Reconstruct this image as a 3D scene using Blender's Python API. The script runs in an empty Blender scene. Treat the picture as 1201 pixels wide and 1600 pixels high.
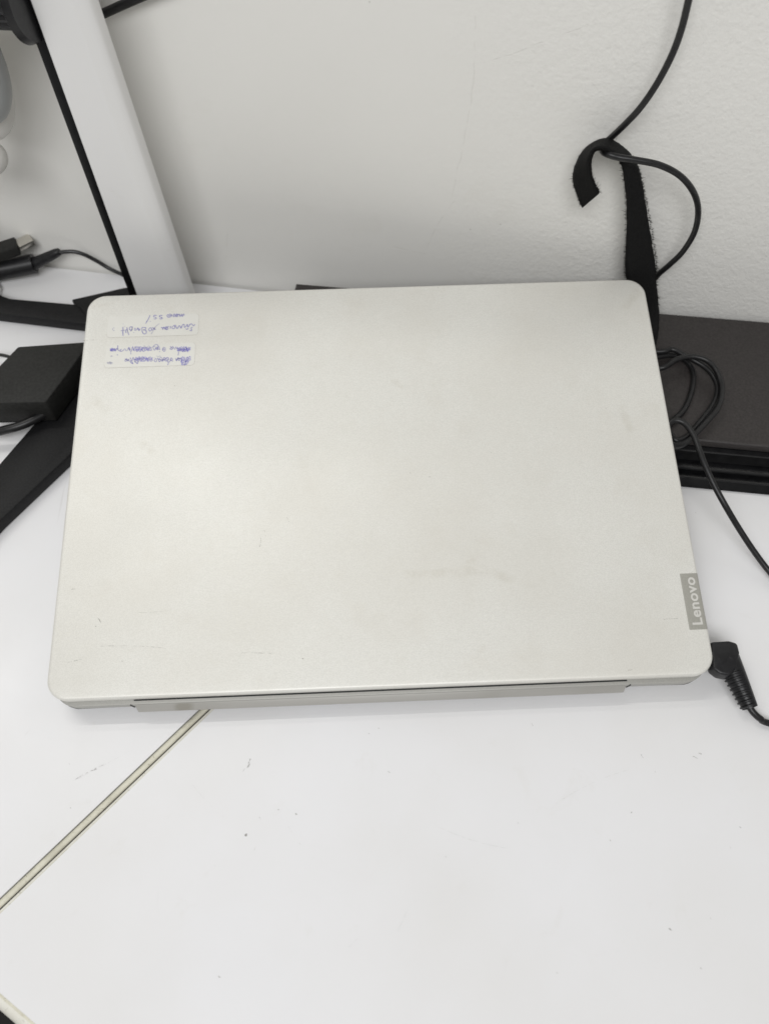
import bpy, bmesh, math, random
from mathutils import Vector, Matrix
random.seed(7)
scene = bpy.context.scene
COL = scene.collection

# ------------------------------------------------------------------ camera
CAM_C = Vector((-0.0033268, -0.2420881, 0.3927895))
CAM_R = Matrix(((0.9991785, -0.0404276, -0.0028291),
                (0.0361943, 0.8587868, 0.5110531),
                (-0.0182310, -0.5107356, 0.8595445)))      # rows: right, up, back
FPX = 1250.0
cd = bpy.data.cameras.new('camera')
cam = bpy.data.objects.new('camera', cd)
COL.objects.link(cam)
cam.matrix_world = Matrix.Translation(CAM_C) @ CAM_R.transposed().to_4x4()
cd.sensor_fit = 'VERTICAL'
cd.sensor_height = 24.0
cd.lens = FPX / 1600.0 * 24.0
cd.clip_start = 0.01
cd.clip_end = 50
cd.dof.use_dof = True
cd.dof.focus_distance = 0.415
cd.dof.aperture_fstop = 5.5
scene.camera = cam

# ------------------------------------------------------------------ light
world = bpy.data.worlds.new('World')
scene.world = world
world.use_nodes = True
bg = world.node_tree.nodes['Background']
bg.inputs[0].default_value = (1.0, 0.985, 0.95, 1)
bg.inputs[1].default_value = 0.32

def lamp(name, loc, target, sx, sy, power, col=(1, 1, 1)):
    l = bpy.data.lights.new(name, 'AREA')
    l.shape = 'RECTANGLE'; l.size = sx; l.size_y = sy
    l.energy = power; l.color = col
    o = bpy.data.objects.new(name, l)
    COL.objects.link(o)
    o.location = loc
    o.rotation_euler = (Vector(target) - Vector(loc)).to_track_quat('-Z', 'Y').to_euler()
    return o
# three ceiling tubes beyond the cut-down wall, one ceiling panel over the room in front
for ly, pw in ((0.80, 2.8), (0.50, 6.8), (0.24, 1.0)):  # the rearmost tube is added to spread sheen up the lid
    tb = lamp('ceiling_tube', (-0.80, ly, 1.75), (0, -0.05, 0), 1.25, 0.04, pw, (1.0, 0.99, 0.95))
    tb.rotation_euler = (0, 0, 0)          # tubes hang level, parallel to the laptop's long edge
lamp('ceiling_panel', (-0.25, -1.28, 1.66), (0, 0.0, 0.05), 1.4, 0.8, 26, (0.985, 0.99, 1.0))

vs = scene.view_settings
vs.view_transform = 'Standard'; vs.look = 'None'; vs.gamma = 1.0
vs.exposure = -0.07
vs.use_curve_mapping = False
scene.render.engine = 'CYCLES'
scene.cycles.max_bounces = 6; scene.cycles.diffuse_bounces = 4; scene.cycles.glossy_bounces = 3; scene.cycles.transmission_bounces = 1
scene.render.resolution_x = 768; scene.render.resolution_y = 1024

# ------------------------------------------------------------------ where things stand
WALL_N = Vector((0.2, 1.0, 0.0)).normalized()
WALL_P = Vector((-0.120, 0.182, 0.0))
LAP_W, LAP_D, LAP_H, LAP_A = 0.3227, 0.2305, 0.0185, math.radians(10.0)
LAP_M = Matrix.Translation((0, -LAP_D / 2, 0.0015)) @ Matrix.Rotation(LAP_A, 4, 'X')
LAP_I = LAP_M.inverted()

def ray(x, y):
    return Vector(((x - 600.5) / FPX, -(y - 800) / FPX, -1.0)) @ CAM_R
def az(x, y, z=0.0):                  # survey point at a height over the desk
    d = ray(x, y); return CAM_C + d * ((z - CAM_C.z) / d.z)
def aw(x, y, off=0.0):                # survey point at a distance in front of the wall
    d = ray(x, y); p = WALL_P - WALL_N * off
    return CAM_C + d * ((p - CAM_C).dot(WALL_N) / d.dot(WALL_N))
def al(x, y, w=LAP_H):                # survey point in the laptop's own frame at height w
    d = LAP_I.to_3x3() @ ray(x, y); c = LAP_I @ CAM_C
    return c + d * ((w - c.z) / d.z)

# ------------------------------------------------------------------ material helpers
def mat(name, col, rough=0.5, metal=0.0, spec=0.5, coat=0.0):
    m = bpy.data.materials.new(name); m.use_nodes = True
    b = m.node_tree.nodes['Principled BSDF']
    b.inputs['Base Color'].default_value = (*col, 1)
    b.inputs['Roughness'].default_value = rough
    b.inputs['Metallic'].default_value = metal
    b.inputs['Specular IOR Level'].default_value = spec
    b.inputs['Coat Weight'].default_value = coat
    return m
class NT:
    def __init__(s, m):
        s.t = m.node_tree; s.b = s.t.nodes['Principled BSDF']
        s.co = s.t.nodes.new('ShaderNodeTexCoord').outputs['Object']
    def n(s, typ, **kw):
        nd = s.t.nodes.new(typ)
        for k, v in kw.items(): setattr(nd, k, v)
        return nd
    def link(s, a, b): s.t.links.new(a, b)
    def put(s, sock, v):
        if isinstance(v, bpy.types.NodeSocket): s.link(v, sock)
        else: sock.default_value = v
    def math(s, op, a, b=0.0, clamp=False):
        nd = s.n('ShaderNodeMath', operation=op); nd.use_clamp = clamp
        s.put(nd.inputs[0], a); s.put(nd.inputs[1], b); return nd.outputs[0]
    def vec(s, op, a, b=(0, 0, 0), out=0):
        nd = s.n('ShaderNodeVectorMath', operation=op)
        s.put(nd.inputs[0], a); s.put(nd.inputs[1], b); return nd.outputs[out]
    def noise(s, scale, detail=3, rough=0.5, co=None, dist=0.0, col=False):
        nd = s.n('ShaderNodeTexNoise')
        nd.inputs['Scale'].default_value = scale; nd.inputs['Detail'].default_value = detail
        nd.inputs['Roughness'].default_value = rough; nd.inputs['Distortion'].default_value = dist
        s.link(co or s.co, nd.inputs['Vector'])
        return nd.outputs['Color' if col else 'Fac']
    def ramp(s, f, a, b, lo=0.0, hi=1.0):
        nd = s.n('ShaderNodeMapRange'); nd.clamp = True
        s.put(nd.inputs[0], f)
        for i, v in enumerate((a, b, lo, hi)): nd.inputs[i + 1].default_value = v
        return nd.outputs[0]
    def mix(s, f, a, b):
        nd = s.n('ShaderNodeMix', data_type='RGBA')
        s.put(nd.inputs['Factor'], f)
        for k, v in ((6, a), (7, b)):
            if isinstance(v, bpy.types.NodeSocket): s.link(v, nd.inputs[k])
            else: nd.inputs[k].default_value = (*v, 1)
        return nd.outputs[2]
    def scaled(s, sx, sy, sz, rz=0.0):
        nd = s.n('ShaderNodeMapping'); nd.inputs['Scale'].default_value = (sx, sy, sz)
        nd.inputs['Rotation'].default_value = (0, 0, rz)
        s.link(s.co, nd.inputs['Vector']); return nd.outputs[0]
    def bump(s, h, strength, dist):
        nd = s.n('ShaderNodeBump'); nd.inputs['Strength'].default_value = strength
        nd.inputs['Distance'].default_value = dist
        s.link(h, nd.inputs['Height']); s.link(nd.outputs[0], s.b.inputs['Normal'])
    def marks(s, segs, wob=0.0008, wscale=120):
        """least distance to a set of scratches (p, q, half width), 1 on the mark and 0 away from it"""
        co = s.vec('ADD', s.co, s.vec('MULTIPLY', s.vec('SUBTRACT', s.noise(wscale, 2, col=True), (0.5, 0.5, 0.5)), (wob * 2, wob * 2, 0.0)))
        best = None
        for p, q, w in segs:
            p = Vector(p); q = Vector(q); ba = q - p
            pa = s.vec('SUBTRACT', co, tuple(p))
            h = s.math('MULTIPLY', s.vec('DOT_PRODUCT', pa, tuple(ba), 1), 1.0 / max(ba.length_squared, 1e-12), True)
            sc = s.n('ShaderNodeVectorMath', operation='SCALE')
            sc.inputs[0].default_value = tuple(ba); s.link(h, sc.inputs['Scale'])
            d = s.math('DIVIDE', s.vec('LENGTH', s.vec('SUBTRACT', pa, sc.outputs[0]), (0, 0, 0), 1), w)
            best = d if best is None else s.math('MINIMUM', best, d)
        return s.ramp(best, 0.35, 1.0, 1.0, 0.0)

# ------------------------------------------------------------------ mesh helpers
def link(name, me, m, parent=None, smooth=True):
    o = bpy.data.objects.new(name, me); COL.objects.link(o)
    if m: me.materials.append(m)
    if parent: o.parent = parent
    if smooth:
        for p in me.polygons: p.use_smooth = True
        try: me.set_sharp_from_angle(angle=math.radians(35))
        except Exception: pass
    return o
def from_data(name, vs_, fs, m, parent=None, smooth=True):
    me = bpy.data.meshes.new(name); me.from_pydata([tuple(v) for v in vs_], [], fs)
    bm = bmesh.new(); bm.from_mesh(me); bmesh.ops.recalc_face_normals(bm, faces=bm.faces); bm.to_mesh(me); bm.free()
    me.update()
    return link(name, me, m, parent, smooth)
def empty(name, label, cat, loc=(0, 0, 0), group=None):
    o = bpy.data.objects.new(name, None); COL.objects.link(o); o.location = loc
    o.empty_display_size = 0.02
    tag(o, label, cat, group); return o
def tag(o, label, cat, group=None):
    o['label'] = label; o['category'] = cat
    if group: o['group'] = group
def local(parent, pts):
    l = parent.location
    return [Vector(p) - l for p in pts]
def catmull(pts, n=10):
    pts = [Vector(p) for p in pts]
    P = [pts[0] * 2 - pts[1]] + pts + [pts[-1] * 2 - pts[-2]]
    out = []
    for i in range(1, len(P) - 2):
        a, b, c, d = P[i - 1:i + 3]
        for k in range(n):
            t = k / n
            out.append(0.5 * ((2 * b) + (c - a) * t + (2 * a - 5 * b + 4 * c - d) * t * t + (3 * b - a - 3 * c + d) * t ** 3))
    out.append(P[-2]); return out
def tube(name, pts, r, m, parent=None, sides=12, n=10, smooth_path=True):
    path = catmull(pts, n) if smooth_path else [Vector(p) for p in pts]
    N = len(path); rad = r if callable(r) else (lambda t: r)
    vs_, fs = [], []
    tan = (path[1] - path[0]).normalized()
    nrm = tan.orthogonal().normalized()
    for i, p in enumerate(path):
        t = (path[min(i + 1, N - 1)] - path[max(i - 1, 0)])
        t = t.normalized() if t.length > 1e-9 else tan
        nrm = (nrm - t * nrm.dot(t)).normalized(); b = t.cross(nrm); tan = t
        for k in range(sides):
            a = 2 * math.pi * k / sides
            vs_.append(p + (nrm * math.cos(a) + b * math.sin(a)) * rad(i / (N - 1)))
    for i in range(N - 1):
        for k in range(sides):
            k2 = (k + 1) % sides
            fs.append((i * sides + k, i * sides + k2, (i + 1) * sides + k2, (i + 1) * sides + k))
    fs.append(tuple(range(sides))); fs.append(tuple((N - 1) * sides + k for k in range(sides)))
    return from_data(name, vs_, fs, m, parent)
def prism(name, poly, z0, z1, m, parent=None, bevel=0.0, seg=2):
    bm = bmesh.new()
    vv = [bm.verts.new((p[0], p[1], z0)) for p in poly]
    f = bm.faces.new(vv)
    r = bmesh.ops.extrude_face_region(bm, geom=[f])
    for v in r['geom']:
        if isinstance(v, bmesh.types.BMVert): v.co.z = z1
    bmesh.ops.recalc_face_normals(bm, faces=bm.faces)
    if bevel: bmesh.ops.bevel(bm, geom=list(bm.edges), offset=bevel, segments=seg, profile=0.5, affect='EDGES', clamp_overlap=True)
    me = bpy.data.meshes.new(name); bm.to_mesh(me); bm.free()
    return link(name, me, m, parent)
def hexa(name, c8, m, parent=None, bevel=0.0, seg=2):
    """box from 8 free corners: 4 bottom, 4 top, same turn"""
    bm = bmesh.new(); v = [bm.verts.new(tuple(c)) for c in c8]
    for f in ((0, 1, 2, 3), (4, 5, 6, 7), (0, 1, 5, 4), (1, 2, 6, 5), (2, 3, 7, 6), (3, 0, 4, 7)): bm.faces.new([v[i] for i in f])
    bmesh.ops.recalc_face_normals(bm, faces=bm.faces)
    if bevel: bmesh.ops.bevel(bm, geom=list(bm.edges), offset=bevel, segments=seg, profile=0.5, affect='EDGES', clamp_overlap=True)
    me = bpy.data.meshes.new(name); bm.to_mesh(me); bm.free()
    return link(name, me, m, parent)
def box(name, x0, x1, y0, y1, z0, z1, m, parent=None, bevel=0.0):
    return hexa(name, [(x0, y0, z0), (x1, y0, z0), (x1, y1, z0), (x0, y1, z0), (x0, y0, z1), (x1, y0, z1), (x1, y1, z1), (x0, y1, z1)], m, parent, bevel)
def rrect(x0, x1, y0, y1, r, n=8):
    out = []
    for cx, cy, a0 in ((x1 - r, y1 - r, 0), (x0 + r, y1 - r, 90), (x0 + r, y0 + r, 180), (x1 - r, y0 + r, 270)):
        for k in range(n + 1):
            a = math.radians(a0 + 90 * k / n); out.append((cx + r * math.cos(a), cy + r * math.sin(a)))
    return out
def loft(name, rings, m, parent=None):
    """rings: list of closed outlines with z, all of the same count; both ends capped"""
    n = len(rings[0]); vs_ = [p for r in rings for p in r]; fs = []
    for i in range(len(rings) - 1):
        for k in range(n):
            k2 = (k + 1) % n; fs.append((i * n + k, i * n + k2, (i + 1) * n + k2, (i + 1) * n + k))
    fs.append(tuple(range(n))[::-1]); fs.append(tuple((len(rings) - 1) * n + k for k in range(n)))
    return from_data(name, vs_, fs, m, parent)
def slab(name, x0, x1, y0, y1, r, z0, z1, fil_t, fil_b, m, parent=None, n=8, seg=4):
    rings = []
    for k in range(seg + 1):
        a = math.pi / 2 * (1 - k / seg); ins = fil_b * (1 - math.cos(a)); z = z0 + fil_b * (1 - math.sin(a))
        rings.append([(x, y, z) for x, y in rrect(x0 + ins, x1 - ins, y0 + ins, y1 - ins, max(r - ins, 1e-4), n)])
    for k in range(seg + 1):
        a = math.pi / 2 * k / seg; ins = fil_t * (1 - math.cos(a)); z = z1 - fil_t * (1 - math.sin(a))
        rings.append([(x, y, z) for x, y in rrect(x0 + ins, x1 - ins, y0 + ins, y1 - ins, max(r - ins, 1e-4), n)])
    return loft(name, rings, m, parent)

# ------------------------------------------------------------------ materials
MARKS = {}
def make_desk_mat(name, segs):
    m = mat(name, (0.8, 0.8, 0.8), 0.33, spec=0.35); t = NT(m)
    base = t.mix(t.ramp(t.noise(9, 4), 0.35, 0.7), (0.80, 0.80, 0.815), (0.765, 0.76, 0.757))
    base = t.mix(t.ramp(t.noise(38, 5, 0.65, dist=0.6), 0.62, 0.80, 0, 0.35), base, (0.68, 0.665, 0.63))
    # sparse dark crumbs of dirt
    vo = t.n('ShaderNodeTexVoronoi'); vo.inputs['Scale'].default_value = 62
    t.link(t.vec('ADD', t.co, t.vec('MULTIPLY', t.noise(500, 2, col=True), (0.0016, 0.0016, 0))), vo.inputs['Vector'])
    sep = t.n('ShaderNodeSeparateColor'); t.link(vo.outputs['Color'], sep.inputs[0])
    size = t.ramp(sep.outputs[0], 0.72, 1.0, 0.0, 0.040)
    spot = t.ramp(t.math('SUBTRACT', size, vo.outputs['Distance']), 0.0, 0.008)
    base = t.mix(t.math('MULTIPLY', spot, t.ramp(sep.outputs[1], 0.0, 1.0, 0.25, 0.85)), base, (0.16, 0.15, 0.13))
    # fine scratches in two directions
    for rz, sc in ((0.6, (14, 420, 1)), (-0.5, (420, 12, 1))):
        s_ = t.noise(1.0, 2, 0.4, co=t.scaled(*sc, rz))
        k = t.math('MULTIPLY', t.ramp(s_, 0.735, 0.78), t.ramp(t.noise(14, 2), 0.55, 0.66, 0, 0.16))
        base = t.mix(k, base, (0.42, 0.40, 0.38))
    m['segs'] = 0
    MARKS[name] = segs
    t.link(base, t.b.inputs['Base Color'])
    t.link(t.ramp(t.noise(25, 4), 0.3, 0.7, 0.28, 0.42), t.b.inputs['Roughness'])
    t.bump(t.noise(260, 3), 0.04, 0.0006)
    return m
def D(x0, y0, x1, y1, w):
    a = az(x0, y0); b = az(x1, y1); return ((a.x, a.y, 0), (b.x, b.y, 0), w * 1e-3)
M_desk_r = make_desk_mat('white laminate', [
    D(392, 1184, 388, 1198, .9), D(383, 1200, 380, 1206, .6), D(461, 1271, 462, 1271.5, .9), D(559, 1174, 558, 1177, .45),
    D(605, 1204, 608, 1207, .45), D(757, 1277, 758, 1278, .55), D(400, 1322, 396, 1333, .25), D(636, 1420, 620, 1455, .18),
    D(300, 1225, 350, 1276, .15), D(1000, 1178, 1004, 1184, .3), D(1096, 1125, 1104, 1131, .8), D(1080, 1182, 1095, 1186, .7),
    D(1090, 1176, 1094, 1178, .7), D(984, 1202, 868, 1256, .16), D(1139, 1323, 1140, 1324, .6), D(1108, 1433, 1109, 1434, .6),
    D(868, 1519, 870, 1520, .6), D(1153, 1291, 1157, 1293, .5), D(680, 1290, 790, 1325, .14), D(340, 1525, 343, 1527, .5),
    D(1170, 1095, 1172, 1096, .4), D(1118, 840, 1119, 841, .6), D(1085, 800, 1088, 803, .5), D(583, 1137, 584, 1138, .5), D(575, 1146, 576, 1146, .4), D(590, 1138, 592, 1138, .35), D(695, 1338, 696, 1339, .5), D(405, 1276, 407, 1280, .4), D(535, 1142, 537, 1142, .35), D(808, 1285, 809, 1286, .4), D(950, 1310, 953, 1314, .4), D(830, 1130, 832, 1134, .35), D(1043, 1450, 1046, 1452, .9), D(1092, 1512, 1093, 1513, .8), D(1022, 1205, 1023, 1206, .4), D(740, 1099, 741, 1100, .4), D(985, 1271, 986, 1270, .7), D(335, 1352, 336, 1353, .3), D(450, 1290, 470, 1320, .14), D(560, 1465, 545, 1480, .14)])
M_desk_l = make_desk_mat('white laminate with scuffs', [
    D(118, 1218, 165, 1194, .35), D(132, 1211, 150, 1202, .5), D(100, 1227, 205, 1172, .12), D(38, 1150, 50, 1138, .25),
    D(110, 1261, 110.5, 1262, .55), D(130, 1176, 131, 1177, .4), D(108, 1193, 109, 1194, .35), D(205, 1138, 207, 1139, .4)])
def cream(name, c1, c2):
    m = mat(name, c1, 0.45, spec=0.3); t = NT(m)
    b = t.mix(t.ramp(t.noise(70, 5, 0.7), 0.42, 0.66), c1, c2)
    b = t.mix(t.ramp(t.noise(700, 3, 0.7), 0.60, 0.70, 0, 0.6), b, (0.22, 0.20, 0.14))
    t.link(b, t.b.inputs['Base Color']); return m
M_edge = cream('yellowed edge banding', (0.70, 0.68, 0.57), (0.56, 0.54, 0.44))
M_edge2 = cream('clean edge banding', (0.76, 0.75, 0.69), (0.70, 0.68, 0.60))
M_core = mat('dark particle board core', (0.10, 0.09, 0.07), 0.9)
M_gap = mat('grime in joint', (0.05, 0.045, 0.035), 0.9)

M_wall = mat('painted plaster', (0.7, 0.7, 0.66), 0.62, spec=0.25)
t = NT(M_wall)
b_ = t.mix(t.ramp(t.noise(5, 4), 0.35, 0.68), (0.82, 0.81, 0.775), (0.785, 0.775, 0.74))
b_ = t.mix(t.ramp(t.noise(22, 4, 0.6), 0.60, 0.8, 0, 0.35), b_, (0.69, 0.67, 0.61))
def Wm(x0, y0, x1, y1, w):
    a = aw(x0, y0); c = aw(x1, y1); return (tuple(a), tuple(c), w * 1e-3)
ck = t.marks([Wm(905, 45, 840, 68, .35), Wm(840, 68, 800, 85, .3), Wm(800, 85, 755, 98, .3), Wm(950, 20, 905, 45, .3), Wm(742, 20, 741, 110, .2),
              Wm(741, 110, 736, 160, .3), Wm(736, 160, 722, 235, .3), Wm(722, 235, 705, 310, .3), Wm(710, 315, 682, 352, .35),
              Wm(682, 352, 668, 385, .3), Wm(356, 350, 354, 410, .3), Wm(610, 385, 665, 397, .25)], 0.0012, 90)
b_ = t.mix(t.math('MULTIPLY', ck, t.ramp(t.noise(300, 2), 0.3, 0.6, 0.08, 0.20)), b_, (0.46, 0.43, 0.38))
sp = t.n('ShaderNodeTexVoronoi'); sp.inputs['Scale'].default_value = 42; t.link(t.co, sp.inputs['Vector'])
b_ = t.mix(t.ramp(sp.outputs['Distance'], 0.012, 0.03, 0.4, 0.0), b_, (0.40, 0.38, 0.35))
t.link(b_, t.b.inputs['Base Color'])
sx = t.n('ShaderNodeSeparateXYZ'); t.link(t.co, sx.inputs[0])
rightness = t.ramp(t.math('ADD', sx.outputs[0], t.math('MULTIPLY', t.noise(16, 3), 0.12)), 0.10, 0.19, 0.16, 1.0)
peel = t.math('ADD', t.noise(420, 3, 0.55), t.math('MULTIPLY', t.noise(170, 2, 0.5), 0.9))
t.bump(t.math('SUBTRACT', t.math('MULTIPLY', peel, rightness), t.math('MULTIPLY', ck, 0.22)), 0.42, 0.0010)

M_lid = mat('silver painted lid', (0.63, 0.62, 0.58), 0.46, metal=0.18, spec=0.5)
t = NT(M_lid)
g = t.noise(2300, 2, 0.6)
b_ = t.mix(t.ramp(g, 0.34, 0.66), (0.675, 0.668, 0.625), (0.785, 0.778, 0.735))
b_ = t.mix(t.ramp(t.noise(13, 5, 0.6), 0.40, 0.70, 0, 0.44), b_, (0.655, 0.63, 0.57))
b_ = t.mix(t.ramp(t.noise(46, 5, 0.7), 0.55, 0.76, 0, 0.22), b_, (0.62, 0.59, 0.52))
def Lm(x0, y0, x1, y1, w):
    a = al(x0, y0); c = al(x1, y1); return (tuple(a), tuple(c), w * 1e-3)
grime = t.marks([Lm(635, 900, 760, 893, 3.2), Lm(775, 893, 800, 905, 3.0), Lm(755, 1010, 750, 1015, 2.6), Lm(735, 880, 742, 878, 1.8), Lm(995, 455, 975, 480, 4),
                 Lm(150, 625, 165, 640, 3.5), Lm(225, 695, 232, 705, 2.5), Lm(145, 480, 175, 474, 1.4), Lm(970, 640, 985, 668, 4), Lm(615, 595, 625, 605, 2)], 0.004, 55)
b_ = t.mix(t.math('MULTIPLY', grime, t.ramp(t.noise(240, 4, 0.7), 0.32, 0.68, 0.0, 0.21)), b_, (0.45, 0.41, 0.32))
LID_MARKS = ([Lm(104, 921, 120, 920, .28), Lm(215, 957, 268, 953, .22), Lm(155, 1010, 260, 1013, .22), Lm(376, 1020, 430, 1021, .25), Lm(105, 1035, 128, 1030, .35),
               Lm(152, 965, 158, 972, .9), Lm(155, 974, 150, 978, .5), Lm(421, 800, 422, 801, .5), Lm(413, 828, 415, 837, .35), Lm(408, 840, 406, 854, .35), Lm(448, 808, 452, 815, .3),
               Lm(945, 637, 946, 638, .5), Lm(870, 665, 868, 668, .4), Lm(272, 602, 273, 603, .5), Lm(277, 619, 278, 622, .4), Lm(766, 706, 767, 707, .3), Lm(640, 738, 641, 739, .45), Lm(670, 744, 671, 745, .5),
               Lm(1035, 968, 1062, 967, .35), Lm(472, 1028, 473, 1029, .6), Lm(190, 1032, 191, 1033, .4), Lm(223, 1004, 224, 1005, .4), Lm(975, 1048, 995, 1046, .4), Lm(130, 532, 152, 530, .3)])
fv = t.n('ShaderNodeTexVoronoi'); fv.inputs['Scale'].default_value = 48; t.link(t.co, fv.inputs['Vector'])
fs_ = t.n('ShaderNodeSeparateColor'); t.link(fv.outputs['Color'], fs_.inputs[0])
b_ = t.mix(t.math('MULTIPLY', t.ramp(fv.outputs['Distance'], 0.008, 0.018, 1, 0), t.ramp(fs_.outputs[0], 0.7, 0.95, 0, 0.6)), b_, (0.28, 0.26, 0.22))
t.link(b_, t.b.inputs['Base Color'])
t.link(t.ramp(t.noise(20, 4), 0.3, 0.7, 0.43, 0.50), t.b.inputs['Roughness'])
t.bump(g, 0.06, 0.0004)
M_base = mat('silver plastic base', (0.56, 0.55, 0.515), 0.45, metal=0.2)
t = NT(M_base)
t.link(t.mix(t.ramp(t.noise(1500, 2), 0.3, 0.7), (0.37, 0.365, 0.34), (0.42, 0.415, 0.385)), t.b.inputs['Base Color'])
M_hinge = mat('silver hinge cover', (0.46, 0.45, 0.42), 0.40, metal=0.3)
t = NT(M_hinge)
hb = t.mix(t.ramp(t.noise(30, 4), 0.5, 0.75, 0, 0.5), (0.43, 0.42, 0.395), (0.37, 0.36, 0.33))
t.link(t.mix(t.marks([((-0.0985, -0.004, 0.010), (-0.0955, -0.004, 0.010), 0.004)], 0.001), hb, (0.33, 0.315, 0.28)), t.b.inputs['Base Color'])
M_under = mat('dark grey underside', (0.06, 0.06, 0.06), 0.6)
M_seam = mat('black seam', (0.02, 0.02, 0.02), 0.7)
M_tag = mat('grey logo plate', (0.375, 0.368, 0.33), 0.40, metal=0.3)
t = NT(M_tag)
t.link(t.mix(t.ramp(t.noise(1800, 2), 0.3, 0.7), (0.385, 0.378, 0.338), (0.445, 0.437, 0.395)), t.b.inputs['Base Color'])
M_letter = mat('pale logo lettering', (0.64, 0.63, 0.595), 0.4, metal=0.1)
M_sticker = mat('clear matte sticker', (0.695, 0.69, 0.66), 0.46, metal=0.18, spec=0.45)
t = NT(M_sticker)
t.link(t.mix(t.ramp(t.noise(60, 4), 0.4, 0.7), (0.702, 0.696, 0.655), (0.682, 0.672, 0.63)), t.b.inputs['Base Color'])
M_stick_edge = mat('dirt along sticker edge', (0.52, 0.50, 0.45), 0.7)
def ink_mat(name, c, lo, hi):
    m = mat(name, c, 0.5); t = NT(m)
    t.link(t.mix(t.ramp(t.noise(900, 3, 0.6), 0.32, 0.68, lo, hi), c, (0.60, 0.60, 0.62)), t.b.inputs['Base Color']); return m
M_ink = ink_mat('blue ballpoint ink', (0.17, 0.16, 0.44), 0.0, 0.50)
M_ink2 = ink_mat('strong blue ballpoint ink', (0.12, 0.10, 0.56), 0.0, 0.40)
M_inkf = ink_mat('faded blue ink', (0.36, 0.36, 0.48), 0.1, 0.6)

def rubber(name, c, rough, spec=0.4, sc=300):
    m = mat(name, c, rough, spec=spec); t = NT(m)
    t.link(t.mix(t.ramp(t.noise(sc, 3), 0.3, 0.7), c, tuple(k * 1.5 + 0.003 for k in c)), t.b.inputs['Base Color'])
    t.bump(t.noise(sc * 4, 2), 0.1, 0.0003); return m
M_cord = rubber('black cord sheath', (0.0085, 0.0085, 0.009), 0.36, 0.4)
M_plug = rubber('black moulded plastic', (0.009, 0.009, 0.010), 0.36, 0.35)
M_strap = rubber('black woven hook tape', (0.006, 0.006, 0.006), 0.70, 0.12, 1500)
M_fuzz = mat('black fibre', (0.022, 0.021, 0.02), 0.9, spec=0.05)
M_boxtop = rubber('brown black box top', (0.027, 0.0235, 0.0225), 0.5, 0.38, 900)
M_boxside = rubber('black plastic', (0.003, 0.003, 0.0033), 0.35, 0.12, 200)
M_ridge = rubber('glossy black trim', (0.005, 0.005, 0.0055), 0.16, 0.6, 200)
M_foot = rubber('charcoal powder coat', (0.007, 0.007, 0.0075), 0.5, 0.22, 900)
M_brick = rubber('charcoal adapter shell', (0.013, 0.013, 0.012), 0.55, 0.28, 600)
M_white = mat('white gloss plastic', (0.77, 0.765, 0.755), 0.30, spec=0.45)
t = NT(M_white)
t.link(t.mix(t.math('MULTIPLY', t.ramp(t.noise(35, 5, 0.7), 0.60, 0.78), 0.45), (0.77, 0.765, 0.755), (0.64, 0.625, 0.59)), t.b.inputs['Base Color'])
M_greyface = mat('grey plastic face', (0.33, 0.34, 0.34), 0.35)
M_steel = mat('plug steel', (0.62, 0.60, 0.55), 0.3, metal=1.0)
M_floor = mat('dark floor', (0.02, 0.02, 0.02), 0.8)
t = NT(M_floor); t.link(t.mix(t.noise(8, 4), (0.015, 0.015, 0.015), (0.03, 0.028, 0.026)), t.b.inputs['Base Color'])

def mark_mat(name, c, c2):
    m = mat(name, c, 0.7, spec=0.1); t = NT(m)
    t.link(t.mix(t.ramp(t.noise(1600, 2, 0.6), 0.35, 0.65), c, c2), t.b.inputs['Base Color']); return m
M_mark_desk = mark_mat('dark scuff', (0.32, 0.31, 0.30), (0.64, 0.63, 0.62))
M_mark_fine = mark_mat('hairline scratch', (0.57, 0.56, 0.55), (0.75, 0.745, 0.74))
M_mark_lid = mark_mat('grey scuff on lid', (0.30, 0.29, 0.26), (0.56, 0.55, 0.51))
def flecks(name, segs, z, m, parent):
    """worn marks: irregular little flecks strewn along each scratch"""
    vs_, fs = [], []
    for p, q, w in segs:
        p = Vector((p[0], p[1], 0)); q = Vector((q[0], q[1], 0)); d = q - p; L = max(d.length, 1e-5); d = d / L; sd = Vector((-d.y, d.x, 0))
        x = 0.0; thin = w < 0.3e-3; bow = random.uniform(-0.04, 0.04) * L
        while x < L:
            ln = random.uniform(1.5, 5.0) * w if not thin else random.uniform(1.0e-3, 5.0e-3)
            ln = min(ln, L - x + w)
            if random.random() < 0.80:
                k = x / L; c0 = p + d * x + sd * (bow * 4 * k * (1 - k) + random.uniform(-.35, .35) * (w if not thin else w * .4))
                k = min((x + ln) / L, 1.0); c1 = p + d * (x + ln) + sd * (bow * 4 * k * (1 - k) + random.uniform(-.35, .35) * (w if not thin else w * .4))
                hw0 = w * random.uniform(.25, .6)
                b0 = len(vs_)
                vs_ += [c0 + Vector((0, 0, z)), c0.lerp(c1, .4) + sd * hw0 + Vector((0, 0, z)), c1 + Vector((0, 0, z)), c0.lerp(c1, .6) - sd * hw0 * random.uniform(.5, 1) + Vector((0, 0, z))]
                fs.append((b0, b0 + 1, b0 + 2, b0 + 3))
            x += ln * random.uniform(.5, 1.3)
    o = from_data(name, vs_, fs, m, parent, False); o['kind'] = 'stuff'; return o

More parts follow.
